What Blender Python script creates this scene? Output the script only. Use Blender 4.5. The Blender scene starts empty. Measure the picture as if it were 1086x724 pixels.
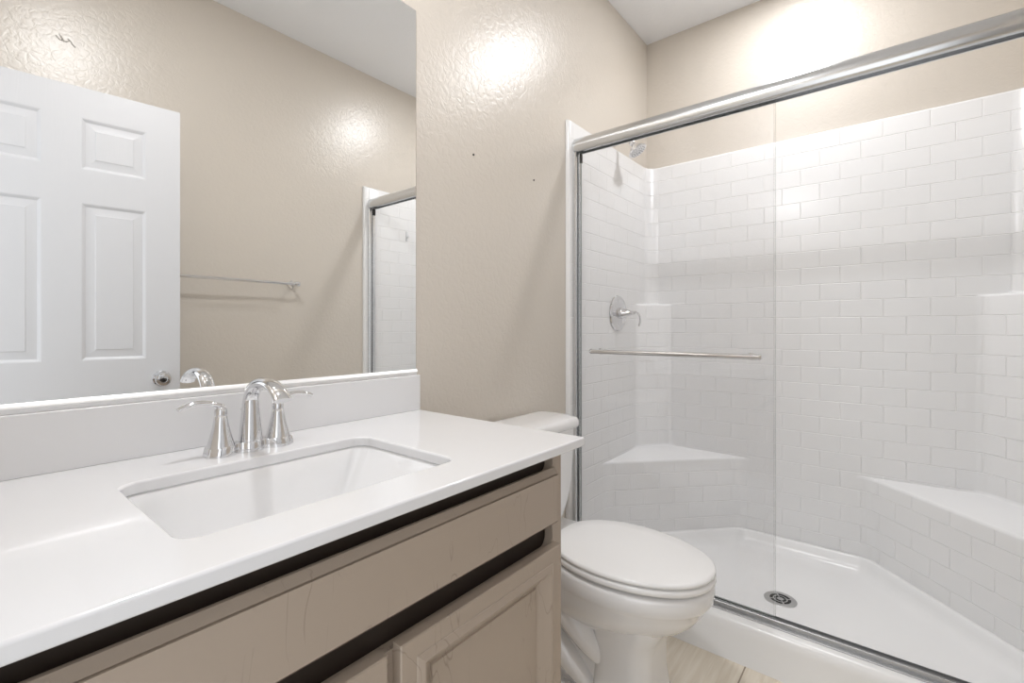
import bpy, bmesh, math, random
from mathutils import Vector, Matrix
PI = math.pi
S = bpy.context.scene
COL = S.collection

# ------------------------------------------------------------------ camera, light, exposure
YAW = 0.6813
cam_d = bpy.data.cameras.new('camera')
cam = bpy.data.objects.new('camera', cam_d); COL.objects.link(cam)
cam.location = (0.0, -1.1035, 1.116)
cam.rotation_euler = (PI / 2, 0, YAW - PI / 2)
cam_d.sensor_width = 36.0
cam_d.lens = 499.7 / 1086 * 36
cam_d.shift_y = -(362 - 347.6) / 1086
cam_d.clip_start = 0.01
S.camera = cam
S.view_settings.view_transform = 'Standard'
S.view_settings.look = 'None'
S.view_settings.gamma = 1.0
S.view_settings.use_curve_mapping = False
S.view_settings.exposure = 0.20

W = bpy.data.worlds.new('world'); S.world = W; W.use_nodes = True
bg = W.node_tree.nodes['Background']
bg.inputs['Color'].default_value = (0.96, 0.98, 1.0, 1)
bg.inputs['Strength'].default_value = 1.5          # even fill light added from outside through the doorway; no hall is built

CANS = [(2.17, -0.75, 8.3), (0.47, -0.40, 12.5)]
ZC = 2.741
for i, (x, y, e) in enumerate(CANS):
    l = bpy.data.lights.new('recessed_lamp_light', 'AREA'); l.shape = 'DISK'; l.size = 0.13
    l.energy = e; l.color = (0.985, 0.985, 1.0)
    o = bpy.data.objects.new('recessed_lamp_light', l); COL.objects.link(o)
    o.location = (x, y, ZC - 0.012)
pl_ = bpy.data.lights.new('doorway_portal', 'AREA'); pl_.shape = 'RECTANGLE'; pl_.size = 0.77; pl_.size_y = 2.05
pl_.cycles.is_portal = True
po = bpy.data.objects.new('doorway_portal', pl_); COL.objects.link(po)
po.location = (-0.22, -1.01, 1.025); po.rotation_euler = (PI / 2, 0, -PI / 2)
S.cycles.use_denoising = True
S.cycles.diffuse_bounces = 8
S.cycles.max_bounces = 16
S.cycles.transparent_max_bounces = 16

# ------------------------------------------------------------------ materials
def mat(name, col, rough=0.5, metal=0.0, spec=0.5, coat=0.0):
    m = bpy.data.materials.new(name); m.use_nodes = True
    p = m.node_tree.nodes['Principled BSDF']
    p.inputs['Base Color'].default_value = (*col, 1)
    p.inputs['Roughness'].default_value = rough
    p.inputs['Metallic'].default_value = metal
    p.inputs['Specular IOR Level'].default_value = spec
    p.inputs['Coat Weight'].default_value = coat
    return m
def nd(m, t, **kw):
    n = m.node_tree.nodes.new(t)
    for k, v in kw.items():
        if hasattr(n, k) and not k[0].isupper(): setattr(n, k, v)
        else: n.inputs[k.replace('_', ' ')].default_value = v
    return n
def lk(m, a, b): m.node_tree.links.new(a, b)
def P(m): return m.node_tree.nodes['Principled BSDF']
def bump(m, height, strength=0.3, dist=0.002, normal=None):
    b = nd(m, 'ShaderNodeBump'); b.inputs['Strength'].default_value = strength
    b.inputs['Distance'].default_value = dist
    lk(m, height, b.inputs['Height'])
    if normal: lk(m, normal, b.inputs['Normal'])
    return b
def geo(m): return nd(m, 'ShaderNodeNewGeometry').outputs['Position']

# knockdown-textured semi gloss paint
def textured_paint(name, col, rough):
    m = mat(name, col, rough, spec=1.0)
    g = geo(m)
    n1 = nd(m, 'ShaderNodeTexNoise', Scale=26.0, Detail=4.0, Roughness=0.55, Distortion=0.9); lk(m, g, n1.inputs['Vector'])
    v1 = nd(m, 'ShaderNodeTexVoronoi', feature='DISTANCE_TO_EDGE', Scale=34.0)
    mx = nd(m, 'ShaderNodeVectorMath', operation='MULTIPLY_ADD')
    lk(m, n1.outputs['Color'], mx.inputs[0]); mx.inputs[1].default_value = (.05, .05, .05); lk(m, g, mx.inputs[2])
    lk(m, mx.outputs[0], v1.inputs['Vector'])
    r1 = nd(m, 'ShaderNodeMapRange'); r1.inputs['From Min'].default_value = 0; r1.inputs['From Max'].default_value = .25
    lk(m, v1.outputs['Distance'], r1.inputs['Value'])
    n2 = nd(m, 'ShaderNodeTexNoise', Scale=9.0, Detail=2.0); lk(m, g, n2.inputs['Vector'])
    a = nd(m, 'ShaderNodeMath', operation='MULTIPLY_ADD'); lk(m, n1.outputs['Fac'], a.inputs[0]); a.inputs[1].default_value = 1.6; lk(m, r1.outputs[0], a.inputs[2])
    k = nd(m, 'ShaderNodeMath', operation='MULTIPLY_ADD'); lk(m, n2.outputs['Fac'], k.inputs[0]); k.inputs[1].default_value = 1.5; lk(m, a.outputs[0], k.inputs[2])
    b = bump(m, k.outputs[0], 0.22, 0.0014)
    lk(m, b.outputs[0], P(m).inputs['Normal'])
    return m
M_wall = textured_paint('beige_paint', (0.63, 0.58, 0.515), 0.34)
M_ceil = textured_paint('ceiling_paint', (0.84, 0.85, 0.87), 0.7)
M_white = mat('white_paint', (0.78, 0.78, 0.79), 0.4)
# door skin with embossed grain
M_door = mat('white_door_paint', (0.64, 0.645, 0.665), 0.42)
tc = nd(M_door, 'ShaderNodeTexCoord'); mp = nd(M_door, 'ShaderNodeMapping'); mp.inputs['Scale'].default_value = (60, 60, 5)
lk(M_door, tc.outputs['Object'], mp.inputs['Vector'])
nz = nd(M_door, 'ShaderNodeTexNoise', Scale=1.6, Detail=3.0, Distortion=1.2); lk(M_door, mp.outputs[0], nz.inputs['Vector'])
b = bump(M_door, nz.outputs['Fac'], 0.25, 0.0008); lk(M_door, b.outputs[0], P(M_door).inputs['Normal'])

M_counter = mat('white_cultured_marble', (0.76, 0.76, 0.77), 0.14, coat=0.3)
M_china = mat('white_porcelain', (0.84, 0.84, 0.845), 0.07, coat=0.5)
M_plastic = mat('white_seat_plastic', (0.86, 0.86, 0.86), 0.16)
M_acryl = mat('white_fibreglass', (0.84, 0.845, 0.855), 0.16)
M_pan = mat('white_acrylic_pan', (0.86, 0.865, 0.87), 0.22)
M_chrome = mat('chrome', (0.76, 0.76, 0.77), 0.05, 1.0)
M_satin = mat('satin_aluminium', (0.70, 0.71, 0.72), 0.24, 1.0)
M_track = mat('track_aluminium', (0.50, 0.505, 0.51), 0.38, 1.0)
M_chan = mat('channel_aluminium', (0.88, 0.88, 0.88), 0.35, 0.5)
M_drainm = mat('brushed_steel', (0.55, 0.55, 0.55), 0.3, 1.0)
M_dark = mat('dark_rubber', (0.02, 0.02, 0.02), 0.6)
M_hole = mat('dark_hole', (0.03, 0.03, 0.03), 0.8)
M_mirror = mat('silvered_mirror', (0.93, 0.94, 0.94), 0.0, 1.0)
M_medge = mat('mirror_edge', (0.25, 0.28, 0.25), 0.3)
M_gap = mat('dark_cabinet_interior', (0.028, 0.018, 0.012), 0.6)
M_caulk = mat('grey_caulk', (0.42, 0.40, 0.37), 0.8)
M_clear = mat('translucent_white_plastic', (0.75, 0.76, 0.78), 0.3)
M_lens = mat('lamp_lens', (1, 1, 1), 0.4)
P(M_lens).inputs['Emission Color'].default_value = (1, 0.97, 0.93, 1); P(M_lens).inputs['Emission Strength'].default_value = 12

# moulded subway tile on the surround (UV in metres)
M_tile = mat('white_moulded_tile', (0.80, 0.805, 0.815), 0.27)
uv = nd(M_tile, 'ShaderNodeUVMap', uv_map='UVMap')
bk = nd(M_tile, 'ShaderNodeTexBrick', offset=0.5, offset_frequency=2)
for k, v in (('Scale', 1.0), ('Mortar Size', 0.0026), ('Mortar Smooth', 0.9), ('Bias', 0.0), ('Brick Width', 0.1524), ('Row Height', 0.0762)): bk.inputs[k].default_value = v
lk(M_tile, uv.outputs[0], bk.inputs['Vector'])
bk.inputs['Color1'].default_value = bk.inputs['Color2'].default_value = (0.80, 0.802, 0.806, 1); bk.inputs['Mortar'].default_value = (0.90, 0.90, 0.905, 1)
lk(M_tile, bk.outputs['Color'], P(M_tile).inputs['Base Color'])
inv = nd(M_tile, 'ShaderNodeMath', operation='SUBTRACT'); inv.inputs[0].default_value = 1; lk(M_tile, bk.outputs['Fac'], inv.inputs[1])
nt = nd(M_tile, 'ShaderNodeTexNoise', Scale=5.0, Detail=1.0); lk(M_tile, uv.outputs[0], nt.inputs['Vector'])
b0 = bump(M_tile, nt.outputs['Fac'], 0.2, 0.006)
b = bump(M_tile, inv.outputs[0], 0.9, 0.0018, b0.outputs[0]); lk(M_tile, b.outputs[0], P(M_tile).inputs['Normal'])

# taupe painted cabinet with scuffs and drips
M_cab = mat('taupe_cabinet_paint', (0.395, 0.325, 0.262), 0.32)
g = geo(M_cab)
mp = nd(M_cab, 'ShaderNodeMapping'); mp.inputs['Scale'].default_value = (22, 22, 5.5); lk(M_cab, g, mp.inputs['Vector'])
n1 = nd(M_cab, 'ShaderNodeTexNoise', Scale=1.0, Detail=2.0, Distortion=0.4); lk(M_cab, mp.outputs[0], n1.inputs['Vector'])
r1 = nd(M_cab, 'ShaderNodeMapRange')
for k, v in (('From Min', .5), ('From Max', .507), ('To Min', 0), ('To Max', 1)): r1.inputs[k].default_value = v
ab = nd(M_cab, 'ShaderNodeMath', operation='PINGPONG'); ab.inputs[1].default_value = 0.5
lk(M_cab, n1.outputs['Fac'], ab.inputs[0])
sb = nd(M_cab, 'ShaderNodeMapRange')
for k, v in (('From Min', .492), ('From Max', .5), ('To Min', 0), ('To Max', 1)): sb.inputs[k].default_value = v
lk(M_cab, ab.outputs[0], sb.inputs['Value'])
n3 = nd(M_cab, 'ShaderNodeTexNoise', Scale=7.0, Detail=3.0); lk(M_cab, g, n3.inputs['Vector'])
m3 = nd(M_cab, 'ShaderNodeMapRange')
for k, v in (('From Min', .48), ('From Max', .60), ('To Min', 0), ('To Max', .55)): m3.inputs[k].default_value = v
lk(M_cab, n3.outputs['Fac'], m3.inputs['Value'])
mu = nd(M_cab, 'ShaderNodeMath', operation='MULTIPLY'); lk(M_cab, sb.outputs[0], mu.inputs[0]); lk(M_cab, m3.outputs[0], mu.inputs[1])
mc = nd(M_cab, 'ShaderNodeMix', data_type='RGBA'); lk(M_cab, mu.outputs[0], mc.inputs[0])
mc.inputs[6].default_value = (0.395, 0.325, 0.262, 1); mc.inputs[7].default_value = (0.19, 0.15, 0.115, 1)
lk(M_cab, mc.outputs[2], P(M_cab).inputs['Base Color'])
n4 = nd(M_cab, 'ShaderNodeTexNoise', Scale=90.0, Detail=2.0); lk(M_cab, g, n4.inputs['Vector'])
b = bump(M_cab, n4.outputs['Fac'], 0.12, 0.0005); lk(M_cab, b.outputs[0], P(M_cab).inputs['Normal'])

# wood-look floor tile
M_floor = mat('wood_look_tile', (0.6, 0.5, 0.4), 0.35)
g = geo(M_floor)
mp = nd(M_floor, 'ShaderNodeMapping'); mp.inputs['Location'].default_value = (0.1, 0.723 + 0.305 * 3, 0); lk(M_floor, g, mp.inputs['Vector'])
bf = nd(M_floor, 'ShaderNodeTexBrick', offset=0.5)
for k, v in (('Scale', 1.0), ('Mortar Size', 0.0025), ('Mortar Smooth', 0.2), ('Brick Width', 0.61), ('Row Height', 0.305)): bf.inputs[k].default_value = v
lk(M_floor, mp.outputs[0], bf.inputs['Vector'])
m2 = nd(M_floor, 'ShaderNodeMapping'); m2.inputs['Scale'].default_value = (3, 45, 1); lk(M_floor, g, m2.inputs['Vector'])
wn = nd(M_floor, 'ShaderNodeTexNoise', Scale=1.0, Detail=5.0, Distortion=0.8); lk(M_floor, m2.outputs[0], wn.inputs['Vector'])
cr = nd(M_floor, 'ShaderNodeValToRGB')
cr.color_ramp.elements[0].position = .3; cr.color_ramp.elements[0].color = (0.70, 0.62, 0.50, 1)
cr.color_ramp.elements[1].position = .7; cr.color_ramp.elements[1].color = (0.87, 0.81, 0.71, 1)
lk(M_floor, wn.outputs['Fac'], cr.inputs[0])
mf = nd(M_floor, 'ShaderNodeMix', data_type='RGBA'); lk(M_floor, bf.outputs['Fac'], mf.inputs[0]); lk(M_floor, cr.outputs[0], mf.inputs[6]); mf.inputs[7].default_value = (0.30, 0.24, 0.18, 1)
lk(M_floor, mf.outputs[2], P(M_floor).inputs['Base Color'])

# clear glass: fresnel mix of transparency and a mirror reflection
M_glass = bpy.data.materials.new('clear_glass'); M_glass.use_nodes = True
nt_ = M_glass.node_tree; nt_.nodes.remove(nt_.nodes['Principled BSDF'])
tr = nt_.nodes.new('ShaderNodeBsdfTransparent'); tr.inputs[0].default_value = (0.987, 0.987, 0.988, 1)
gl = nt_.nodes.new('ShaderNodeBsdfGlossy'); gl.inputs['Roughness'].default_value = 0.0
gn = nt_.nodes.new('ShaderNodeNewGeometry')
dt = nt_.nodes.new('ShaderNodeVectorMath'); dt.operation = 'DOT_PRODUCT'
nt_.links.new(gn.outputs['Incoming'], dt.inputs[0]); nt_.links.new(gn.outputs['Normal'], dt.inputs[1])
def mth(op, a, b=None):
    n = nt_.nodes.new('ShaderNodeMath'); n.operation = op
    for i, q in enumerate((a, b)):
        if q is None: continue
        if isinstance(q, (int, float)): n.inputs[i].default_value = q
        else: nt_.links.new(q, n.inputs[i])
    return n.outputs[0]
# Schlick reflectance, the same on both faces of the thin pane
fz = mth('ADD', 0.018, mth('MULTIPLY', 0.9, mth('POWER', mth('SUBTRACT', 1.0, mth('ABSOLUTE', dt.outputs['Value'])), 5.0)))
ms = nt_.nodes.new('ShaderNodeMixShader')
nt_.links.new(fz, ms.inputs[0]); nt_.links.new(tr.outputs[0], ms.inputs[1]); nt_.links.new(gl.outputs[0], ms.inputs[2])
nt_.links.new(ms.outputs[0], nt_.nodes['Material Output'].inputs[0])
M_gedge = mat('glass_edge', (0.30, 0.33, 0.32), 0.15)

# ------------------------------------------------------------------ mesh helpers
class MB:
    def __init__(s): s.b = bmesh.new(); s.mi = 0
    def face(s, vs):
        try: f = s.b.faces.new(vs); f.material_index = s.mi; f.smooth = True; return f
        except ValueError: return None
    def box(s, x0, x1, y0, y1, z0, z1):
        v = [s.b.verts.new((x, y, z)) for z in (z0, z1) for y in (y0, y1) for x in (x0, x1)]
        for q in ((0, 2, 3, 1), (4, 5, 7, 6), (0, 1, 5, 4), (2, 6, 7, 3), (0, 4, 6, 2), (1, 3, 7, 5)): s.face([v[i] for i in q])
        return s
    def loft(s, rings, cap0=True, cap1=True, closed=True):
        R = [[s.b.verts.new(p) for p in r] for r in rings]
        n = len(R[0])
        for a, b in zip(R, R[1:]):
            for i in range(n if closed else n - 1):
                j = (i + 1) % n; s.face([a[i], a[j], b[j], b[i]])
        if cap0: s.face(R[0][::-1])
        if cap1: s.face(R[-1])
        return s
    def sweep(s, pts, radii, seg=14, side=None, cap=True):
        """tube along pts; radii = number or (a,b) per point; 'side' fixes the direction of a"""
        pts = [Vector(p) for p in pts]; rings = []; prev = None
        for i, p in enumerate(pts):
            t = (pts[min(i + 1, len(pts) - 1)] - pts[max(i - 1, 0)]).normalized()
            if side is not None: u = Vector(side)
            elif prev is None: u = Vector((0, 0, 1)) if abs(t.z) < .9 else Vector((1, 0, 0))
            else: u = prev
            u = (u - t * u.dot(t)).normalized(); prev = u; w = t.cross(u)
            r = radii[i] if isinstance(radii, list) else radii
            a, b = r if isinstance(r, tuple) else (r, r)
            rings.append([p + u * (a * math.cos(k * 2 * PI / seg)) + w * (b * math.sin(k * 2 * PI / seg)) for k in range(seg)])
        return s.loft(rings, cap, cap)
    def lathe(s, prof, origin, axis=(0, 0, 1), seg=32):
        o = Vector(origin); ax = Vector(axis).normalized()
        u = ax.orthogonal().normalized(); w = ax.cross(u)
        rings = [[o + ax * h + (u * math.cos(k * 2 * PI / seg) + w * math.sin(k * 2 * PI / seg)) * max(r, 1e-5) for k in range(seg)] for r, h in prof]
        return s.loft(rings)
    def prism(s, poly, axis, a0, a1):
        """poly of 2D points extruded along axis ('x': (y,z), 'y': (x,z), 'z': (x,y))"""
        f = {'x': lambda p, a: (a, p[0], p[1]), 'y': lambda p, a: (p[0], a, p[1]), 'z': lambda p, a: (p[0], p[1], a)}[axis]
        return s.loft([[f(p, a0) for p in poly], [f(p, a1) for p in poly]])
    def ring_panel(s, x0, x1, z0, z1, rings, y, sgn):
        """nested rectangles (inset, height) on the plane y; sgn = direction of the face along y"""
        R = []
        for ins, h in rings:
            yy = y + sgn * h
            R.append([(x0 + ins, yy, z0 + ins), (x1 - ins, yy, z0 + ins), (x1 - ins, yy, z1 - ins), (x0 + ins, yy, z1 - ins)])
        return s.loft(R, True, True)
    def build(s, name, m, parent=None, origin=None, ang=32, bevel=None, mats=None):
        bmesh.ops.remove_doubles(s.b, verts=s.b.verts, dist=1e-6)
        bmesh.ops.recalc_face_normals(s.b, faces=s.b.faces)
        for e in s.b.edges:
            if len(e.link_faces) == 2 and e.calc_face_angle(0) > math.radians(ang): e.smooth = False
        me = bpy.data.meshes.new(name)
        o = bpy.data.objects.new(name, me); COL.objects.link(o)
        off = Vector((0, 0, 0))
        if parent is not None:
            off = Vector(parent.get('_w', (0, 0, 0)))
            o.parent = parent; o['_w'] = list(off)
        elif origin is not None:
            off = Vector(origin); o.location = off; o['_w'] = list(off)
        s.b.transform(Matrix.Translation(-off))
        s.b.to_mesh(me); s.b.free()
        for q in (mats or [m]): me.materials.append(q)
        if bevel:
            w, n = bevel
            bv = o.modifiers.new('bevel', 'BEVEL'); bv.width = w; bv.segments = n; bv.limit_method = 'ANGLE'; bv.angle_limit = math.radians(35); bv.harden_normals = True
            for f in me.polygons: f.use_smooth = True
        return o
def empty(name, loc):
    o = bpy.data.objects.new(name, None); COL.objects.link(o); o.location = loc; o['_w'] = list(loc); o.empty_display_size = .05
    return o
def tag(o, label, cat, group=None, kind=None):
    o['label'] = label; o['category'] = cat
    if group: o['group'] = group
    if kind: o['kind'] = kind
    return o
def struct(o, label=None):
    o['kind'] = 'structure'
    if label: o['label'] = label; o['category'] = o.name.split('_')[0]
    return o
def rrect(x0, x1, y0, y1, r, n=8):
    """rounded rectangle, counter clockwise 2D; r = number or 4 radii"""
    p = []
    for cx, cy, a in ((x1 - r, y1 - r, 0), (x0 + r, y1 - r, 90), (x0 + r, y0 + r, 180), (x1 - r, y0 + r, 270)):
        for k in range(n + 1):
            t = math.radians(a + 90 * k / n); p.append((cx + r * math.cos(t), cy + r * math.sin(t)))
    return p

# ------------------------------------------------------------------ room shell
X0, XB, YR = -0.095, 2.592, -1.532
H = 0.876
struct(MB().box(X0 - .12, XB + .12, YR - .12, .12, -.1, 0).build('floor', M_floor), 'beige wood-look tile floor between the toilet and the shower curb')
struct(MB().box(X0 - .12, XB + .12, YR - .12, .12, ZC, ZC + .1).build('ceiling', M_ceil), 'smooth pale grey ceiling above the beige walls')
struct(MB().box(X0 - .12, XB + .12, 0, .12, 0, ZC).build('wall_left', M_wall), 'beige textured wall behind the mirror and the toilet')
struct(MB().box(X0 - .12, XB + .12, YR - .12, YR, 0, ZC).build('wall_right', M_wall), 'beige textured wall facing the mirror, carrying the towel bar')
struct(MB().box(XB, XB + .12, YR, 0, 0, ZC).build('wall_back', M_wall), 'beige textured end wall above the shower surround')
DY0, DY1, DH = -1.395, -0.625, 2.05
w = MB().box(X0 - .12, X0, YR, DY0, 0, ZC).box(X0 - .12, X0, DY1, 0, 0, ZC).box(X0 - .12, X0, DY0, DY1, DH, ZC)
struct(w.build('wall_front', M_wall), 'beige wall with the doorway beside the vanity')
w = MB().box(X0 - .13, X0 + .012, DY1 - .0, DY1 + .055, 0, DH + .055).box(X0 - .13, X0 + .012, DY0 - .055, DY0, 0, DH + .055).box(X0 - .13, X0 + .012, DY0, DY1, DH, DH + .055)
struct(w.build('trim_1', M_white, bevel=(.003, 2)), 'white casing around the doorway')

# ------------------------------------------------------------------ open six panel door (seen in the mirror)
DW, DT = 0.722, 0.035
door = empty('door_1', (-0.047, -1.373, 0.0)); door.rotation_euler = (0, 0, math.atan2(.065, .518))
struct(door, 'open white six-panel door folded back against the right wall'); door['_w'] = [0, 0, 0]
prows = [(1.72, 1.915), (.99, 1.592), (.24, .80)]
pcols = [(.113, .311), (.416, .614)]
mb = MB(); mb.box(0, DW, -.005, .005, .008, 2.03)
xs = [0, DW - .614, DW - .416, DW - .311, DW - .113, DW]
zs = [.008, .24, .80, .99, 1.592, 1.72, 1.915, 2.03]
for sgn in (1, -1):
    yf = DT / 2
    for i in range(5):
        for j in range(7):
            a, b_, c, d_ = xs[i], xs[i + 1], zs[j], zs[j + 1]
            if i in (1, 3) and j in (1, 3, 5):
                # frame moulding then raised field
                R = []
                for ins, h in ((0, 0), (.004, -.001), (.013, -.0075), (.017, -.0075), (.040, -.0035), (.043, -.0015), (.046, -.0015)):
                    y = sgn * (yf + h); R.append([(a + ins, y, c + ins), (b_ - ins, y, c + ins), (b_ - ins, y, d_ - ins), (a + ins, y, d_ - ins)])
                mb.loft(R, False, True)
            else:
                vs = [mb.b.verts.new(q) for q in ((a, sgn * yf, c), (b_, sgn * yf, c), (b_, sgn * yf, d_), (a, sgn * yf, d_))]; mb.face(vs)
for a, b_ in (((0, .008), (0, 2.03)), ((DW, .008), (DW, 2.03))):
    mb.face([mb.b.verts.new((a[0], yy, zz)) for yy, zz in ((-DT / 2, .008), (DT / 2, .008), (DT / 2, 2.03), (-DT / 2, 2.03))])
for zz in (.008, 2.03):
    mb.face([mb.b.verts.new((xx, yy, zz)) for xx, yy in ((0, -DT / 2), (DW, -DT / 2), (DW, DT / 2), (0, DT / 2))])
mb.build('door_leaf', M_door, door, ang=12)
kx, kz = DW - .064, .906
for sgn in (1, -1):
    mb = MB(); prof = [(0, 0), (.033, 0), (.033, .004), (.030, .008), (.016, .010), (.0115, .014), (.0115, .026), (.016, .031), (.024, .036), (.0275, .044), (.0275, .051), (.024, .058), (.016, .0605), (.013, .0605), (.012, .0585), (0, .0585)]
    if sgn < 0: prof = [(r, h * .9) for r, h in prof]
    mb.lathe(prof, (kx, sgn * DT / 2, kz), (0, sgn, 0), 36)
    k = mb.build('door_knob', M_chrome, door)
    if sgn > 0:
        mb = MB(); mb.box(kx - .002, kx + .002, DT / 2 + .0575, DT / 2 + .0595, kz - .006, kz + .006); mb.build('keyhole', M_dark, k)
mb = MB().box(DW - .001, DW + .0012, -.0115, .0115, kz - .028, kz + .028); mb.build('latch_plate', M_satin, door)
for z in (.25, 1.02, 1.80):
    mb = MB().sweep([(-.004, DT / 2 + .003, z - .045), (-.004, DT / 2 + .003, z + .045)], .0055, 12); mb.build('hinge', M_satin, door)

# ------------------------------------------------------------------ vanity cabinet
van = tag(empty('vanity_cabinet', (0.39, -.28, 0)), 'taupe painted bathroom vanity cabinet with raised-panel doors below the white countertop', 'cabinet')
CX0, CX1, CF = -0.088, 0.878, -0.531
mb = MB()
mb.box(CX0 + .017, CX1 - .017, CF + .020, -.021, .10, .118)              # bottom
mb.box(CX1 - .016, CX1, CF + .019, -.012, .0, .8548)       # side panels
mb.box(CX0, CX0 + .016, CF + .019, -.012, .0, .8548)
mb.box(CX0 + .0165, CX1 - .0165, -.02, -.012, .10, .8548)                  # back
mb.box(CX0 + .016, CX1 - .016, -.475, -.46, 0, .10)        # toe kick
mb.build('carcass', M_cab, van, bevel=(.001, 1))
# face frame with rounded dark slots between the fronts
mb = MB()
FX0, FX1 = -.0145, .8475
RX0, RX1 = FX0 + .0062, CX1 - .0342
mb.box(CX1 - .034, CX1, CF, CF + .019, .10, .8548)
mb.box(CX0, FX0 + .006, CF, CF + .019, .10, .8548)
mb.box(RX0, RX1, CF + .0004, CF + .019, .1184, .135)
mb.box(RX0, RX1, CF + .0004, CF + .019, .706, .808)
mb.box(RX0, RX1, CF + .0004, CF + .019, .625, .645)
mb.box(.396, .437, CF + .0004, CF + .019, .1352, .6248)
for za, zb in ((.8082, .8546), (.6452, .7058)):
    zm, hh = (za + zb) / 2, (zb - za) / 2
    arc = [(RX1 - .0002 - hh * .55 * (1 - math.cos(t)), zm + hh * math.sin(t)) for t in [-PI / 2 + PI * k / 12 for k in range(13)]]
    poly = [(RX1, za)] + [(RX1 - .0002 - hh * .55 + hh * .55 * math.cos(t), zm + hh * math.sin(t)) for t in [-PI / 2 + PI * k / 12 for k in range(13)]] + [(RX1, zb)]
    mb.prism(poly, 'y', CF + .0004, CF + .019)
mb.build('face_frame', M_cab, van, bevel=(.0012, 2))
mb = MB().box(CX0 + .02, CX1 - .030, CF + .021, CF + .030, .12, .854)  # near-black sheet behind the face frame, colours the gaps dark
mb.build('dark_backing', M_gap, van)['label'] = 'near-black backing sheet showing in the gaps above the drawer front and doors'
FR = [(0, 0), (0, .0040), (.0015, .0055), (.0075, .0150), (.0090, .0180), (.0096, .0140), (.0108, .0140), (.0114, .0195), (.014, .0195)]
mb = MB(); mb.ring_panel(FX0, FX1, .6965, .8165, FR, CF, -1); mb.build('false_drawer_front', M_cab, van, ang=14)
DR = [(0, 0), (0, .0175), (.0015, .0195), (.0290, .0195), (.0300, .0210), (.0395, .0255), (.0420, .0255), (.0440, .0235), (.064, .0060), (.0690, .0030), (.0700, .0030), (.0715, .0055), (.074, .0055)]
for x0, x1 in ((.4280, FX1), (FX0, .4050)):
    mb = MB(); mb.ring_panel(x0, x1, .125, .655, DR, CF, -1)
    mb.build('cabinet_door', M_cab, van, ang=10)

# ------------------------------------------------------------------ countertop with sink cut-out
CT = tag(empty('countertop', (0.4, -.29, H - .0204)), 'white cultured marble vanity countertop with a rectangular sink opening', 'countertop')
CTX0, CTX1, CTY = X0 + .001, .9075, -.5746
SX0, SX1, SY0, SY1 = .177, .606, -.483, -.183
def slab(bm_, outer, inner, z0, z1):
    for z in (z0, z1):
        eo = []
        for loop in (outer, inner):
            vs = [bm_.verts.new((x, y, z)) for x, y in loop]
            eo += [bm_.edges.new((vs[i], vs[(i + 1) % len(vs)])) for i in range(len(vs))]
        bmesh.ops.triangle_fill(bm_, edges=eo, use_beauty=True)
mb = MB()
outer = [(CTX0, CTY), (CTX1, CTY), (CTX1, -.001), (CTX0, -.001)]
inner = rrect(SX0, SX1, SY0, SY1, .032, 8)
slab(mb.b, outer, inner, H - .0204, H)
for loop in (outer, inner):
    mb.loft([[(x, y, H - .0204) for x, y in loop], [(x, y, H) for x, y in loop]], False, False)
for f in mb.b.faces: f.smooth = True
mb.build('slab', M_counter, CT, bevel=(.0045, 4))
mb = MB().box(CTX0, CTX1 - .0, -.0205, -.001, H, H + .1016)
mb.build('backsplash', M_counter, CT, bevel=(.0018, 3))
# sink
snk = tag(empty('sink_basin', (.39, -.333, H - .17)), 'white rectangular undermount sink basin set under the countertop opening', 'sink')
mb = MB(); rings = []
for ix, iy, z, r in ((-.022, -.022, .8555, .05), (-.003, -.003, .8553, .034), (.000, .000, .851, .030), (.016, .005, .82, .028), (.042, .012, .775, .026), (.066, .022, .735, .030), (.080, .036, .722, .034), (.115, .075, .718, .04), (.18, .128, .716, .018)):
    rings.append([(x, y, z) for x, y in rrect(SX0 + ix, SX1 - ix, SY0 + iy, SY1 - iy, r, 8)])
mb.loft(rings, False, True)
o = mb.build('bowl', M_china, snk, ang=60)
sd = o.modifiers.new('shell', 'SOLIDIFY'); sd.thickness = .006; sd.offset = -1
mb = MB().lathe([(0, .0), (.022, .0), (.0225, .003), (.016, .0035), (.0155, .006), (.012, .008), (0, .0085)], (.3915, -.333, .7158), seg=28)
mb.build('sink_drain', M_chrome, snk)

# ------------------------------------------------------------------ faucet
FX, FY = .397, -.118
fc = tag(empty('faucet', (FX, FY, H)), 'chrome two-handle centerset faucet with an arched spout behind the sink', 'faucet')
def scallop(k, e):
    pts = []; n = 60; xm = .0795 * k
    def hw(x):
        v = .0125
        for c, r in ((-.053, .0265), (0, .0235), (.053, .0265)):
            if abs(x - c) < r: v = max(v, math.sqrt(r * r - (x - c) ** 2))
        return v
    for i in range(n + 1):
        t = -math.cos(PI * i / n); x = t * .0795
        v = hw(x) if abs(x) < .0795 else 0
        if abs(t) > .999: v = 0.0005
        pts.append((x, v))
    out = [(FX + x * k, FY + v * k + e) for x, v in pts] + [(FX + x * k, FY - v * k - e) for x, v in pts[::-1]]
    return out
mb = MB(); mb.loft([[(x, y, H + z) for x, y in scallop(k, e)] for z, k, e in ((0, 1, 0), (.003, 1, 0), (.016, .965, -.0004), (.019, .93, -.001))], True, True)
mb.build('base_plate', M_chrome, fc, ang=50)
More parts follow.
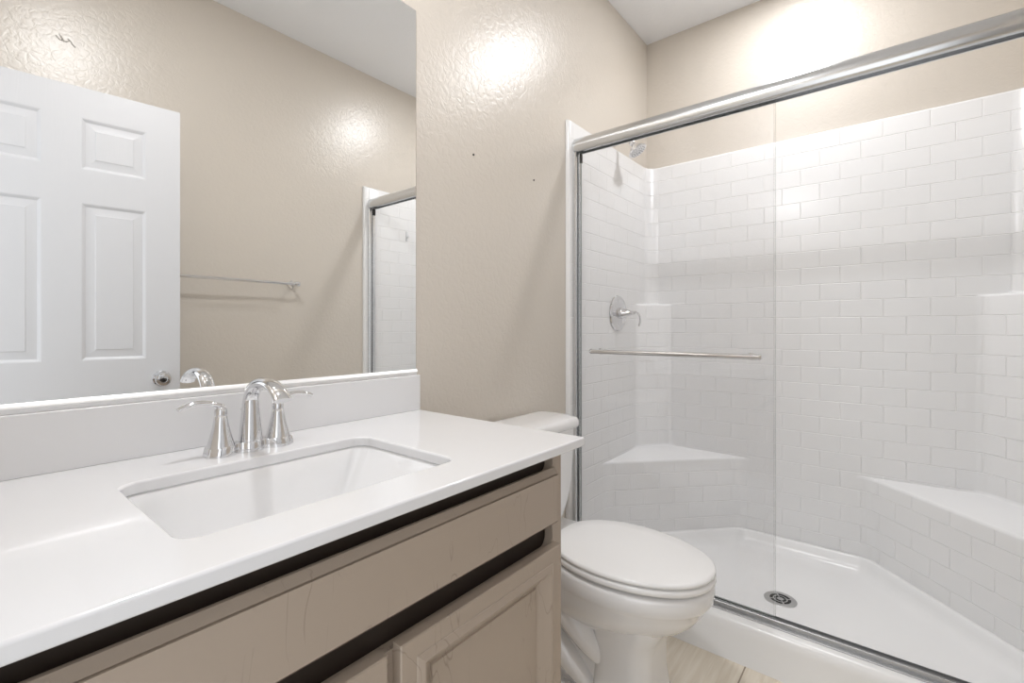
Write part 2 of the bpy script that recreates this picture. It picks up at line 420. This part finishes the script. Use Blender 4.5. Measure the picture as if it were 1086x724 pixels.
for sg in (-1, 1):
    c = (FX + sg * .053, FY, H)
    mb = MB().lathe([(.0255, .002), (.0235, .018), (.0190, .034), (.0150, .050), (.0122, .066), (.0110, .0745), (.0104, .0750), (.0104, .0765), (.0110, .077), (.0108, .084), (.0095, .089), (.006, .0915), (0, .092)], c, seg=40)
    hd = mb.build('handle', M_chrome, fc, ang=50)
    pts = []; rad = []
    for k in range(13):
        t = k / 12
        pts.append((c[0] + sg * (-.004 + .074 * t), c[1] - .004 * t, H + .0865 + .0165 * math.sin(PI * (.06 + t * .78)) ** .9))
        rad.append((.0055 + .0025 * math.sin(PI * t) + (.001 if t > .8 else 0), .0048 - .0010 * t))
    MB().sweep(pts, rad, 14, side=(0, 1, 0)).build('lever', M_chrome, hd, ang=60)
mb = MB().lathe([(.0225, .002), (.0215, .018), (.0190, .045), (.0162, .075), (.0145, .096), (.0142, .099)], (FX, FY, H), seg=40)
mb.build('spout_column', M_chrome, fc, ang=50)
pts, rad = [], []
for k in range(21):
    t = k / 20
    a = PI * (1.0 - t * .87)
    y = FY - .066 - .066 * math.cos(a)
    z = H + .0920 + .0450 * math.sin(a)
    if t > .5: y -= .010 * (t - .5) * 2
    pts.append((FX, y, z)); rad.append((.0140 + .0022 * t, .0132 - .0062 * t))
pts.insert(0, (FX, FY - .0, H + .072)); rad.insert(0, (.0135, .0135))
MB().sweep(pts, rad, 24, side=(1, 0, 0)).build('spout', M_chrome, fc, ang=50)
MB().sweep([(FX, FY + .030, H + .01), (FX, FY + .032, H + .072)], .0022, 10).lathe([(0, 0), (.0035, .001), (.0055, .005), (.0055, .008), (.0035, .012), (0, .013)], (FX, FY + .032, H + .070), seg=16).build('lift_rod', M_chrome, fc, ang=50)

# ------------------------------------------------------------------ mirror
mr = tag(empty('wall_mirror', (.4, 0, H + .1016)), 'large frameless wall mirror standing above the backsplash', 'mirror')
MZ0, MZ1, MX1 = H + .1026, 2.0539, .9035
mb = MB().box(X0 + .004, MX1, -.0055, -.0005, MZ0, MZ1); 
for f in mb.b.faces:
    f.material_index = 0 if f.calc_center_median().y < -.005 else 1
for f in mb.b.faces: f.smooth = False
mb.build('mirror_glass', None, mr, mats=[M_mirror, M_medge])
mb = MB().prism([(-.0085, MZ0 - .0008), (-.0005, MZ0 - .0008), (-.0005, MZ0 + .001), (-.0058, MZ0 + .001), (-.0058, MZ0 + .0158), (-.0075, MZ0 + .0162), (-.0092, MZ0 + .0150), (-.0125, MZ0 + .0085), (-.0120, MZ0 + .0070), (-.0085, MZ0 + .0060)], 'x', X0 + .004, MX1 + .001)
mb.build('bottom_channel', M_chan, mr)

# ------------------------------------------------------------------ shower surround
SU = tag(empty('shower_surround', (2.16, -.76, .13)), 'white moulded fibreglass shower surround with subway-tile pattern and corner seats', 'shower surround')
YL, YRR, XS, XF = -.020, -1.512, 2.570, 1.728
def bez(a, c, b, n):
    return [((1 - t) ** 2 * a[0] + 2 * t * (1 - t) * c[0] + t * t * b[0], (1 - t) ** 2 * a[1] + 2 * t * (1 - t) * c[1] + t * t * b[1]) for t in [i / (n - 1) for i in range(n)]]
def unit(a, b):
    d = math.hypot(b[0] - a[0], b[1] - a[1]); return ((b[0] - a[0]) / d, (b[1] - a[1]) / d)
def corner(p0, p1, d0, d1, r):
    """p0 on incoming wall (direction d0), p1 on outgoing wall (direction d1); r None = round corner"""
    if r is None:
        k = .5523
        c0 = (p0[0] + d0[0] * abs(p1[0] - p0[0] if d0[0] else p1[1] - p0[1]) * k, p0[1] + d0[1] * abs(p1[1] - p0[1]) * k)
        c1 = (p1[0] - d1[0] * abs(p1[0] - p0[0]) * k, p1[1] - d1[1] * abs(p1[1] - p0[1]) * k)
        out = []
        for i in range(16):
            t = i / 15
            q = [(1 - t) ** 3 * p0[j] + 3 * t * (1 - t) ** 2 * c0[j] + 3 * t * t * (1 - t) * c1[j] + t ** 3 * p1[j] for j in (0, 1)]
            out.append(tuple(q))
        return out
    u = unit(p0, p1)
    a = bez((p0[0] - d0[0] * r, p0[1] - d0[1] * r), p0, (p0[0] + u[0] * r, p0[1] + u[1] * r), 6)
    b = bez((p1[0] - u[0] * r, p1[1] - u[1] * r), p1, (p1[0] + d1[0] * r, p1[1] + d1[1] * r), 6)
    m_ = [(a[-1][0] + (b[0][0] - a[-1][0]) * t, a[-1][1] + (b[0][1] - a[-1][1]) * t) for t in (.2, .4, .6, .8)]
    return a + m_ + b
def lerpn(a, b, n): return [(a[0] + (b[0] - a[0]) * i / n, a[1] + (b[1] - a[1]) * i / n) for i in range(1, n)]
def profile(kind):
    if kind == 'A': L1, L2, R1, R2, r = (2.50, YL), (XS, -.09), (XS, YRR + .07), (2.50, YRR), None
    if kind == 'B': L1, L2, R1, R2, r = (2.41, YL), (XS, -.135), (XS, YRR + .135), (2.42, YRR), .03
    if kind == 'C': L1, L2, R1, R2, r = (2.06, YL), (XS, -.50), (XS, -1.018), (2.02, YRR), .045
    cl = corner(L1, L2, (1, 0), (0, -1), r); cr_ = corner(R1, R2, (0, -1), (-1, 0), r)
    front = [(XF, -.0005), (XF, YL + .010), (XF + .003, YL + .003), (XF + .010, YL)]
    frontr = [(XF + .010, YRR), (XF + .003, YRR - .003), (XF, YRR - .010), (XF, YR + .0005)]
    pl = front + lerpn(front[-1], cl[0], 5) + cl
    il = len(pl) - 1
    pl = pl + lerpn(cl[-1], cr_[0], 5) + cr_ + lerpn(cr_[-1], frontr[0], 5) + frontr
    return pl, il
PA, iA = profile('A'); PB, iB = profile('B'); PC, iC = profile('C')
def mix(a, b, t): return [(p[0] + (q[0] - p[0]) * t, p[1] + (q[1] - p[1]) * t) for p, q in zip(a, b)]
def outw(pl, d):   # push towards the room walls for the top lip
    out = []
    for x, y in pl:
        yy = y + d * (1 if y > -.76 else -1) if (abs(y - YL) < .08 or abs(y - YRR) < .08) else y
        out.append((min(x + d * max(0, min(1, (x - 2.45) / .1)), XB - .0005), max(min(yy, -.0005), YR + .0005)))
    return out
Z1, Z2, ZT = .467, 1.246, 2.015
rows = [(PC, .1145, 0), (PC, Z1 - .012, 0), (mix(PC, PB, .012), Z1 - .004, 1), (mix(PC, PB, .035), Z1, 1), (mix(PC, PB, .93), Z1 + .003, 1), (mix(PC, PB, .985), Z1 + .007, 1), (PB, Z1 + .016, 0),
        (PB, Z2 - .010, 0), (mix(PB, PA, .06), Z2 - .003, 1), (mix(PB, PA, .15), Z2, 1), (mix(PB, PA, .85), Z2 + .001, 1), (mix(PB, PA, .96), Z2 + .004, 1), (PA, Z2 + .010, 0),
        (PA, ZT - .010, 0), (outw(PA, .003), ZT - .003, 1), (outw(PA, .008), ZT, 1), (outw(PA, .03), ZT, 1)]
mb = MB(); bmv = []; uvv = []
for pl, z, _ in rows:
    s_ = [0]
    for a, b_ in zip(pl, pl[1:]): s_.append(s_[-1] + math.hypot(b_[0] - a[0], b_[1] - a[1]))
    off = -pl[iA][1] - s_[iA]
    bmv.append([mb.b.verts.new((x, y, z)) for x, y in pl]); uvv.append([(q + off, min(z, 1.995) - 1.088 + .0762 * 20) for q in s_])
ul = mb.b.loops.layers.uv.new('UVMap')
for r in range(len(rows) - 1):
    mi = 1 if (rows[r][2] == 1 or rows[r + 1][2] == 1) and not (rows[r][2] == 0 and rows[r + 1][2] == 0) else 0
    if rows[r + 1][1] < .2: mi = 0
    for i in range(len(PA) - 1):
        f = mb.b.faces.new([bmv[r][i], bmv[r][i + 1], bmv[r + 1][i + 1], bmv[r + 1][i]]); f.smooth = True
        same = all(abs(rows[q][0][ii][0] - XS) < 1e-4 or abs(rows[q][0][ii][1] - YL) < 1e-4 or abs(rows[q][0][ii][1] - YRR) < 1e-4 for q in (r, r + 1) for ii in (i, i + 1)) and rows[r + 1][1] < ZT - .005
        f.material_index = 1 if ((mi and not same) or i < 3 or i > len(PA) - 5) else 0
        for lp, (rr, ii) in zip(f.loops, ((r, i), (r, i + 1), (r + 1, i + 1), (r + 1, i))): lp[ul].uv = uvv[rr][ii]
mb.build('wall_panels', None, SU, ang=75, mats=[M_tile, M_acryl])

# shower pan with curb
PN = tag(empty('shower_pan', (2.16, -.76, 0)), 'white acrylic shower pan with a rounded curb on the tile floor', 'shower pan')
def pan_loop():
    pl, _ = profile('C'); core = pl[4:-4]
    core = [(max(x, 1.815), y) for x, y in core]
    fr_ = [(1.815, YRR + (YL - YRR) * t) for t in [i / 12 for i in range(1, 12)]]
    a = [(1.815, YL)] + [p for p in core if p[0] > 1.816] + [(1.815, YRR)] + fr_
    return a
def offset(pl, d):
    n = len(pl); out = []
    cx, cy = 2.16, -.76
    for i in range(n):
        a, p, b_ = pl[i - 1], pl[i], pl[(i + 1) % n]
        u1, u2 = unit(a, p), unit(p, b_)
        n1, n2 = (-u1[1], u1[0]), (-u2[1], u2[0])
        if (cx - p[0]) * n1[0] + (cy - p[1]) * n1[1] < 0: n1 = (-n1[0], -n1[1])
        if (cx - p[0]) * n2[0] + (cy - p[1]) * n2[1] < 0: n2 = (-n2[0], -n2[1])
        m_ = (n1[0] + n2[0], n1[1] + n2[1]); l = math.hypot(*m_); m_ = (m_[0] / l, m_[1] / l)
        k = d / max(.5, m_[0] * n1[0] + m_[1] * n1[1]); out.append((p[0] + m_[0] * k, p[1] + m_[1] * k))
    return out
base = pan_loop(); mb = MB(); R = []
for d, z in ((-.018, .1140), (.010, .1140), (.0155, .1125), (.0185, .108), (.027, .088), (.037, .072), (.052, .062), (.075, .0585)):
    R.append([(x, y, z) for x, y in offset(base, d)])
last = offset(base, .075); dc = (2.10, -.757)
for t, z in ((.3, .056), (.6, .053), (.86, .050)):
    R.append([(x + (dc[0] - x) * t, y + (dc[1] - y) * t, z) for x, y in last])
mb.loft(R, False, True)
mb.build('pan_floor', M_pan, PN, ang=75)
cp = [(1.690, 0.0), (1.700, .04), (1.7105, .095), (1.7135, .112), (1.718, .119), (1.725, .1245), (1.735, .127), (1.800, .127), (1.812, .126), (1.818, .114), (1.822, .0), ]
MB().prism(cp, 'y', YR + .0008, -.0008).build('curb', M_pan, PN, ang=50)
mb = MB(); mb.lathe([(.0, 0), (.0565, .0), (.0570, .0015), (.0545, .0032), (.042, .0036), (.0, .0036)], (*dc, .0502), seg=48)
dr = mb.build('drain_cover', M_drainm, PN)
mb = MB(); n = 0
random.seed(3)
for k in range(4):
    a = k * PI / 2 + .5
    for q, (r0, r1) in enumerate(((.012, .021), (.026, .037))):
        m_ = 6
        for aa, bb in ((a + .08, a + PI / 2 - .12),):
            ring0 = [(dc[0] + r0 * math.cos(aa + (bb - aa) * i / m_), dc[1] + r0 * math.sin(aa + (bb - aa) * i / m_)) for i in range(m_ + 1)]
            ring1 = [(dc[0] + r1 * math.cos(aa + (bb - aa) * i / m_), dc[1] + r1 * math.sin(aa + (bb - aa) * i / m_)) for i in range(m_, -1, -1)]
            mb.prism(ring0 + ring1, 'z', .0536, .0542)
mb.build('drain_slots', M_hole, dr)['label'] = 'dark curved drain slots'

# ------------------------------------------------------------------ sliding glass enclosure
EN = tag(empty('shower_enclosure', (1.775, -.76, .1305)), 'chrome framed sliding glass shower enclosure standing on the shower curb', 'shower door')
YA, YB = YRR + .0008, YL - .0008
hp = [(1.800, 1.876), (1.800, 1.936), (1.794, 1.9395), (1.782, 1.9415), (1.770, 1.939), (1.760, 1.932), (1.7535, 1.922), (1.7500, 1.909), (1.7495, 1.898), (1.7520, 1.887), (1.757, 1.8795), (1.764, 1.876), (1.7675, 1.876), (1.7675, 1.892), (1.7945, 1.892), (1.7945, 1.876)]
MB().prism(hp, 'y', YA, YB).build('header_rail', M_satin, EN, ang=40)
tp = [(1.748, .1273), (1.748, .1305), (1.7495, .1315), (1.7515, .1315), (1.753, .1290), (1.7635, .1290), (1.7645, .1445), (1.7655, .1455), (1.7675, .1455), (1.7680, .1330), (1.7800, .1330), (1.7805, .1400), (1.7820, .1400), (1.7825, .1330), (1.7940, .1330), (1.7945, .1440), (1.7965, .1440), (1.7975, .1273)]
MB().prism(tp, 'y', YA, YB).build('bottom_track', M_track, EN, ang=30)
for y0, sg in ((YB, -1), (YA, 1)):
    jp = [(1.753, y0), (1.753, y0 + sg * .012), (1.756, y0 + sg * .0155), (1.768, y0 + sg * .0165), (1.769, y0 + sg * .012), (1.774, y0 + sg * .012), (1.775, y0 + sg * .0215), (1.792, y0 + sg * .0215), (1.7935, y0 + sg * .020), (1.797, y0 + sg * .006), (1.797, y0)]
    if sg > 0: jp = jp[::-1]
    j_ = MB().prism(jp, 'z', .1442, 1.876).build('wall_jamb', M_satin, EN, ang=30)
    MB().box(1.7745, 1.7925, min(y0 + sg * .0216, y0 + sg * .026), max(y0 + sg * .0216, y0 + sg * .026), 1.835, 1.872).build('bumper', M_dark, j_)
def pane(x, y0, y1, z0, z1):
    mb = MB().box(x - .003, x + .003, y0, y1, z0, z1)
    for f in mb.b.faces:
        f.smooth = False; f.material_index = 0 if abs(f.normal.x) > .5 else 1
    mb.b.normal_update()
    for f in mb.b.faces: f.material_index = 0 if abs(f.normal.x) > .5 else 1
    return mb.build('glass_panel', None, EN, mats=[M_glass, M_gedge])
g1 = pane(1.7735, -.797, -.0435, .146, 1.8905)
g2 = pane(1.7880, -.790, -.0435, .146, 1.8905)
bx, bz = 1.735, 1.0185
mb = MB().sweep([(bx, -.116, bz), (bx, -.122, bz), (bx, -.122, bz), (bx, -.757, bz), (bx, -.757, bz), (bx, -.763, bz)], [.007, .0112, .0094, .0094, .0112, .007], 18)
tb = mb.build('towel_bar', M_chrome, g1)
for y in (-.150, -.725):
    mb = MB().lathe([(.0, 0), (.013, 0), (.013, .003), (.0085, .007), (.0075, .022), (.0095, .030), (.0095, .0355), (0, .0355)], (1.7705, y, bz), (-1, 0, 0), 24)
    mb.build('post', M_chrome, tb)

# ------------------------------------------------------------------ valve and shower head
VX, VZ = 2.18, 1.190
vl = tag(empty('shower_valve', (VX, YL, VZ)), 'round chrome shower valve with a lever handle on the tiled side panel', 'valve')
MB().lathe([(0, .0005), (.088, .0005), (.090, .003), (.086, .009), (.078, .012), (.076, .0105), (.070, .0105), (.050, .014), (.034, .0165), (.0, .017)], (VX, YL, VZ), (0, -1, 0), 56).build('escutcheon', M_chrome, vl)
hn = MB().lathe([(.029, .014), (.0285, .026), (.026, .034), (.018, .052), (.0115, .072), (.0095, .082), (.010, .088), (.0065, .094), (0, .095)], (VX, YL, VZ), (0, -1, 0), 36).build('handle', M_chrome, vl)
pts = [(VX + .002, YL - .084, VZ + .003), (VX + .006, YL - .095, VZ + .004), (VX + .010, YL - .105, VZ - .001), (VX + .014, YL - .112, VZ - .014), (VX + .017, YL - .114, VZ - .032), (VX + .018, YL - .112, VZ - .050), (VX + .017, YL - .107, VZ - .066)]
MB().sweep(pts, [(.006, .006), (.006, .006), (.006, .005), (.0065, .0045), (.007, .004), (.0075, .004), (.006, .0035)], 14, side=(1, 0, 0)).build('lever', M_chrome, hn, ang=60)

sh = tag(empty('wall_shower', (VX, 0, 2.065)), 'small chrome shower head on a bent arm high on the beige wall', 'shower head')
MB().lathe([(0, .0005), (.030, .0005), (.030, .003), (.024, .009), (.012, .012), (0, .012)], (VX, 0, 2.065), (0, -1, 0), 32).build('wall_flange', M_chrome, sh)
MB().sweep([(VX, -.008, 2.065), (VX, -.035, 2.065), (VX, -.060, 2.061), (VX, -.080, 2.050), (VX, -.095, 2.035)], .0095, 16).build('arm', M_chrome, sh)
ax = Vector((.10, -.52, -.85)).normalized(); og = Vector((VX, -.095, 2.035))
hd = MB().lathe([(.010, -.004), (.0145, .002), (.0160, .010), (.0130, .018), (.0185, .024), (.028, .034), (.041, .050), (.0445, .056), (.0445, .062), (.041, .064), (0, .064)], og, ax, 36).build('spray_head', M_chrome, sh)
mb = MB(); u = ax.orthogonal().normalized(); w_ = ax.cross(u)
for rr, n in ((.011, 6), (.022, 10), (.034, 16)):
    for k in range(n):
        a = k * 2 * PI / n; c = og + ax * .0635 + (u * math.cos(a) + w_ * math.sin(a)) * rr
        mb.lathe([(.0017, 0), (.0014, .003), (0, .0035)], c, ax, 6)
mb.build('nozzles', M_dark, hd)['kind'] = 'stuff'
mb = MB()
for k in range(12):
    a = k * 2 * PI / 12; c = og + ax * .059 + (u * math.cos(a) + w_ * math.sin(a)) * .0445
    mb.lathe([(0, -.004), (.003, -.003), (.0035, 0), (.003, .003), (0, .004)], c, ax, 8)
mb.build('grip_ring', M_chrome, hd)

# ------------------------------------------------------------------ small hook on the far side panel (seen in the mirror)
hk = tag(empty('wall_hook', (2.06, YRR, 1.75)), 'tiny white adhesive hook on the tiled side panel, seen in the mirror', 'hook')
MB().prism(rrect(2.052, 2.068, 1.715, 1.775, .006, 4), 'y', YRR + .0008, YRR + .004).build('back_plate', M_clear, hk)
MB().sweep([(2.06, YRR + .003, 1.742), (2.06, YRR + .014, 1.734), (2.06, YRR + .020, 1.736), (2.06, YRR + .022, 1.746)], [(.005, .0025)] * 4, 10, side=(1, 0, 0)).build('prong', M_clear, hk)

# ------------------------------------------------------------------ towel bar on the right wall (seen in the mirror)
tr_ = tag(empty('towel_bar', (.97, YR, 1.357)), 'thin chrome towel bar on the beige wall beyond the door, seen in the mirror', 'towel bar')
ty = YR + .068
MB().sweep([(.672, ty, 1.357), (1.272, ty, 1.357)], .0075, 16).build('rod', M_chrome, tr_)
for x in (.672, 1.272):
    mb = MB()
    for k, (s_, h) in enumerate(((.024, .0006),)):
        pass
    R = []
    for s_, h in ((.026, .0006), (.026, .005), (.020, .009), (.012, .016), (.010, .050)):
        R.append([(x + dx * s_, YR + h, 1.357 + dz * s_) for dx, dz in ((1, 0), (0, 1), (-1, 0), (0, -1))])
    mb.loft(R); b_ = mb.build('bracket', M_chrome, tr_, ang=30)
    MB().lathe([(0, -.014), (.012, -.013), (.0145, -.008), (.0145, .008), (.012, .013), (0, .014)], (x, ty, 1.357), (1, 0, 0), 24).build('rod_socket', M_chrome, b_)

# ------------------------------------------------------------------ toilet
TX = 1.347
tl = tag(empty('toilet', (TX, -.40, 0)), 'white elongated two-piece toilet with closed lid between the vanity and the shower', 'toilet')
def egg(hw, yb, yf, n=48, pw=2.0, bw=.60, cx=TX):
    """plan outline: rounded long front, narrower back. yb back (towards wall), yf front tip"""
    pts = []
    ym = yb + (yf - yb) * .44
    for k in range(n):
        a = 2 * PI * k / n
        c, s_ = math.cos(a), math.sin(a)
        if s_ < 0:   # front half (towards -y)
            x = hw * math.copysign(abs(c) ** (2 / 2.15), c); y = ym + (ym - yf) * -abs(s_) ** (2 / 2.0)
        else:
            y = ym + (yb - ym) * abs(s_) ** (2 / 3.2); x = hw * math.copysign(abs(c) ** (2 / 3.2), c)
            t = (y - ym) / (yb - ym); x *= 1 - (1 - bw) * t ** 1.7
        pts.append((cx + x, y))
    return pts
def eggring(hw, yb, yf, z, **k): return [(x, y, z) for x, y in egg(hw, yb, yf, **k)]
# bowl and pedestal
mb = MB()
mb.loft([eggring(.086, -.10, -.520, 0, bw=.95), eggring(.086, -.10, -.520, .09, bw=.95), eggring(.088, -.10, -.525, .16, bw=.95), eggring(.098, -.11, -.545, .205, bw=.92),
         eggring(.124, -.13, -.590, .235, bw=.85), eggring(.150, -.16, -.640, .262, bw=.80), eggring(.165, -.19, -.672, .290, bw=.78), eggring(.174, -.21, -.692, .318, bw=.76), eggring(.178, -.22, -.701, .338, bw=.75),
         eggring(.182, -.225, -.710, .346, bw=.75), eggring(.186, -.23, -.718, .357, bw=.75), eggring(.1865, -.23, -.719, .387, bw=.75), eggring(.184, -.23, -.716, .3945, bw=.75), eggring(.174, -.235, -.705, .398, bw=.75)])
R = []
for hw, y0, y1, z, r_ in ((.113, -.578, -.385, 0, .05), (.113, -.578, -.385, .012, .05), (.108, -.568, -.388, .035, .05), (.103, -.560, -.392, .10, .05), (.103, -.560, -.392, .17, .05), (.108, -.570, -.385, .215, .05), (.118, -.585, -.37, .245, .05), (.12, -.59, -.35, .275, .05)):
    ring = []
    for x, y in rrect(-hw, hw, y0, y1, r_, 8):
        if y > (y0 + y1) / 2: x *= 1.0 if abs(x) < hw - r_ else 1.0
        if y < y0 + .09: y -= .012 * (1 - (x / hw) ** 2)
        ring.append((TX + x, y, z))
    # square back corners where the column meets the flank
    R.append(ring)
mb.loft(R)
bowl = mb.build('bowl', M_china, tl, ang=70)
mb = MB()   # rear shelf carrying the tank
mb.loft([[(TX + dx, y, z) for dx, y in rrect(-w_ / 2, w_ / 2, y0, y1, .03, 5)] for w_, y0, y1, z in ((.17, -.30, -.035, .0), (.165, -.30, -.035, .03), (.15, -.30, -.035, .12), (.17, -.32, -.035, .24), (.22, -.33, -.03, .33), (.30, -.33, -.025, .385), (.31, -.33, -.025, .398), (.30, -.325, -.03, .404))])
mb.build('tank_deck', M_china, tl, ang=70)
for sg in (-1, 1):   # trapway moulding on both flanks
    c = TX + sg * .083
    # smooth the chain
    def cr4(p, k):
        out = []
        for i in range(len(p) - 1):
            p0, p1, p2, p3 = [Vector(p[max(0, min(len(p) - 1, j))]) for j in (i - 1, i, i + 1, i + 2)]
            for q in range(k):
                t = q / k; out.append(.5 * ((2 * p1) + (p2 - p0) * t + (2 * p0 - 5 * p1 + 4 * p2 - p3) * t * t + (3 * p1 - p0 - 3 * p2 + p3) * t ** 3))
        out.append(Vector(p[-1])); return out
    mb = MB()
    for pts, r0 in (([(c + sg * .006, -.215, .300), (c + sg * .016, -.270, .272), (c + sg * .020, -.325, .232), (c + sg * .014, -.375, .182), (c - sg * .010, -.415, .130)], .040),
                    ([(c - sg * .004, -.130, .240), (c + sg * .006, -.195, .195), (c + sg * .010, -.260, .140), (c + sg * .006, -.320, .085), (c - sg * .012, -.370, .030)], .040),
                    ([(c - sg * .030, -.235, .02), (c - sg * .010, -.240, .035), (c + sg * .010, -.245, .045)], .034)):
        q = cr4(pts, 5)
        mb.sweep(q, [r0 * (.75 + .25 * math.sin(PI * i / (len(q) - 1))) for i in range(len(q))], 18, side=(sg, 0, 0))
    mb.build('trapway', M_china, tl, ang=70)
    MB().lathe([(.016, 0), (.016, .006), (.013, .016), (.007, .021), (0, .022)], (TX + sg * .100, -.20, .012), seg=24).build('bolt_cap', M_plastic, tl)
mb = MB().loft([[(x, y, z) for x, y in rrect(TX - .13, TX + .13, -.36, -.12, .05, 6)] for z in (0, .010, .0135)]); mb.build('foot', M_china, tl)
# seat and lid
mb = MB(); mb.loft([eggring(.176, -.240, -.711, .4070, bw=.74), eggring(.1835, -.236, -.720, .4078, bw=.74), eggring(.1855, -.235, -.7225, .411, bw=.74), eggring(.1850, -.235, -.7215, .4215, bw=.74), eggring(.181, -.237, -.717, .4245, bw=.74), eggring(.165, -.25, -.70, .4250, bw=.74)])
mb.build('seat', M_plastic, tl, ang=70)
mb = MB(); mb.loft([eggring(.172, -.240, -.706, .4285, bw=.74), eggring(.1825, -.235, -.719, .4292, bw=.74), eggring(.1845, -.234, -.7215, .4315, bw=.74), eggring(.1842, -.234, -.721, .4365, bw=.74), eggring(.1815, -.236, -.718, .4402, bw=.74), eggring(.176, -.240, -.712, .4420, bw=.74), eggring(.13, -.28, -.66, .4440, bw=.76), eggring(.07, -.33, -.58, .4455, bw=.8), eggring(.02, -.40, -.50, .446, bw=.8)])
mb.build('lid', M_plastic, tl, ang=70)
for sg in (-1, 1):
    MB().lathe([(0, -.022), (.010, -.021), (.0125, -.017), (.0125, .017), (.010, .021), (0, .022)], (TX + sg * .075, -.240, .421), (1, 0, 0), 20).build('seat_hinge', M_plastic, tl)
# tank
mb = MB(); R = []
for hw, yf, z, r in ((.075, -.150, .4045, .04), (.100, -.168, .412, .05), (.125, -.180, .428, .05), (.148, -.188, .455, .05), (.168, -.193, .490, .05), (.184, -.196, .530, .05), (.195, -.198, .575, .045), (.202, -.199, .630, .045), (.206, -.200, .69, .04), (.209, -.200, .752, .04)):
    R.append([(TX + x, y - .024 * (1 - (x / hw / .81) ** 2) * (1 if y < -.1 else 0), z) for x, y in rrect(-hw * .81, hw * .81, yf + .016, -.018, r, 8)])
mb.loft(R); mb.build('tank', M_china, tl, ang=70)
mb = MB(); R = []
for e, z in ((-.006, .7525), (.004, .7535), (.008, .757), (.009, .765), (.008, .778), (.003, .786), (-.008, .7905), (-.025, .7940), (-.045, .7960)):
    hw = .178 + e
    R.append([(TX + x, y - .026 * max(0, 1 - (x / hw) ** 2) * (1 if y < -.1 else 0), z) for x, y in rrect(-hw, hw, -.188 - e, -.014 - max(0, -e) * .9 + min(0, e) * 0, .045 if e > -.02 else .022, 8)])
mb.loft(R); mb.build('tank_lid', M_china, tl, ang=70)
mb = MB().lathe([(0, 0), (.012, 0), (.012, .006), (.008, .010), (0, .010)], (TX - .12, -.1955, .715), (0, -1, 0), 20).sweep([(TX - .12, -.2075, .715), (TX - .09, -.213, .712), (TX - .055, -.217, .706)], [(.006, .003), (.005, .003), (.0065, .003)], 12, side=(0, 0, 1))
mb.build('flush_lever', M_chrome, tl)

# ------------------------------------------------------------------ recessed ceiling lights
for (x, y, e), lab in zip(CANS, ('round recessed ceiling light above the shower', 'round recessed ceiling light above the vanity')):
    rl = tag(empty('recessed_light', (x, y, ZC)), lab, 'ceiling light', 'recessed ceiling lights')
    MB().lathe([(.072, .0), (.095, .0), (.095, .003), (.088, .006), (.076, .008), (.072, .006)], (x, y, ZC - .0005), (0, 0, -1), 40).build('trim_ring', M_white, rl)
    MB().lathe([(0, .001), (.071, .001), (.071, .004), (0, .005)], (x, y, ZC - .0005), (0, 0, -1), 32).build('lens', M_lens, rl)

# ------------------------------------------------------------------ wall marks
for (x, z), lab in zip(((1.1537, 1.7006), (1.4967, 1.6981)), ('tiny dark nail stub in the beige wall, nearer the mirror edge', 'tiny dark nail stub in the beige wall, nearer the shower panel')):
    tag(MB().lathe([(0, 0), (.0035, .0), (.0035, .002), (.002, .003), (0, .003)], (x, -.0002, z), (0, -1, 0), 12).build('nail', M_hole, origin=(x, 0, z)), lab, 'nail', 'nail stubs in the left wall')
sc = MB()
sq = [(-.030, .012), (-.024, .004), (-.018, -.002), (-.010, -.004), (-.014, .010), (-.020, .022), (-.012, .012), (-.004, -.003), (.004, -.002), (.010, .004), (.016, .008), (.008, .014), (.018, .006), (.024, -.006), (.034, -.014)]
sc.sweep([(.345 + x * .9, YR + .0012, 2.285 + z * .9) for x, z in sq], [(.0022, .0012)] * len(sq), 6, side=(0, 0, 1))
tag(sc.build('scuff_mark', M_caulk, origin=(.345, YR, 2.285)), 'small grey squiggly adhesive scuff high on the beige wall, in the mirror', 'mark')
cb = MB(); random.seed(8)
for k in range(9):
    cb.lathe([(.008 + .004 * random.random(), 0), (.006, .002), (0, .0025)], (1.445 + random.uniform(-.012, .012), -.512 + random.uniform(-.02, .02), .0001), seg=7)
tag(cb.build('grout_patch', M_caulk, origin=(1.445, -.512, 0)), 'rough grey patch of caulk on the floor at the toilet base', 'caulk')

for o in S.objects:
    if '_w' in o: del o['_w']
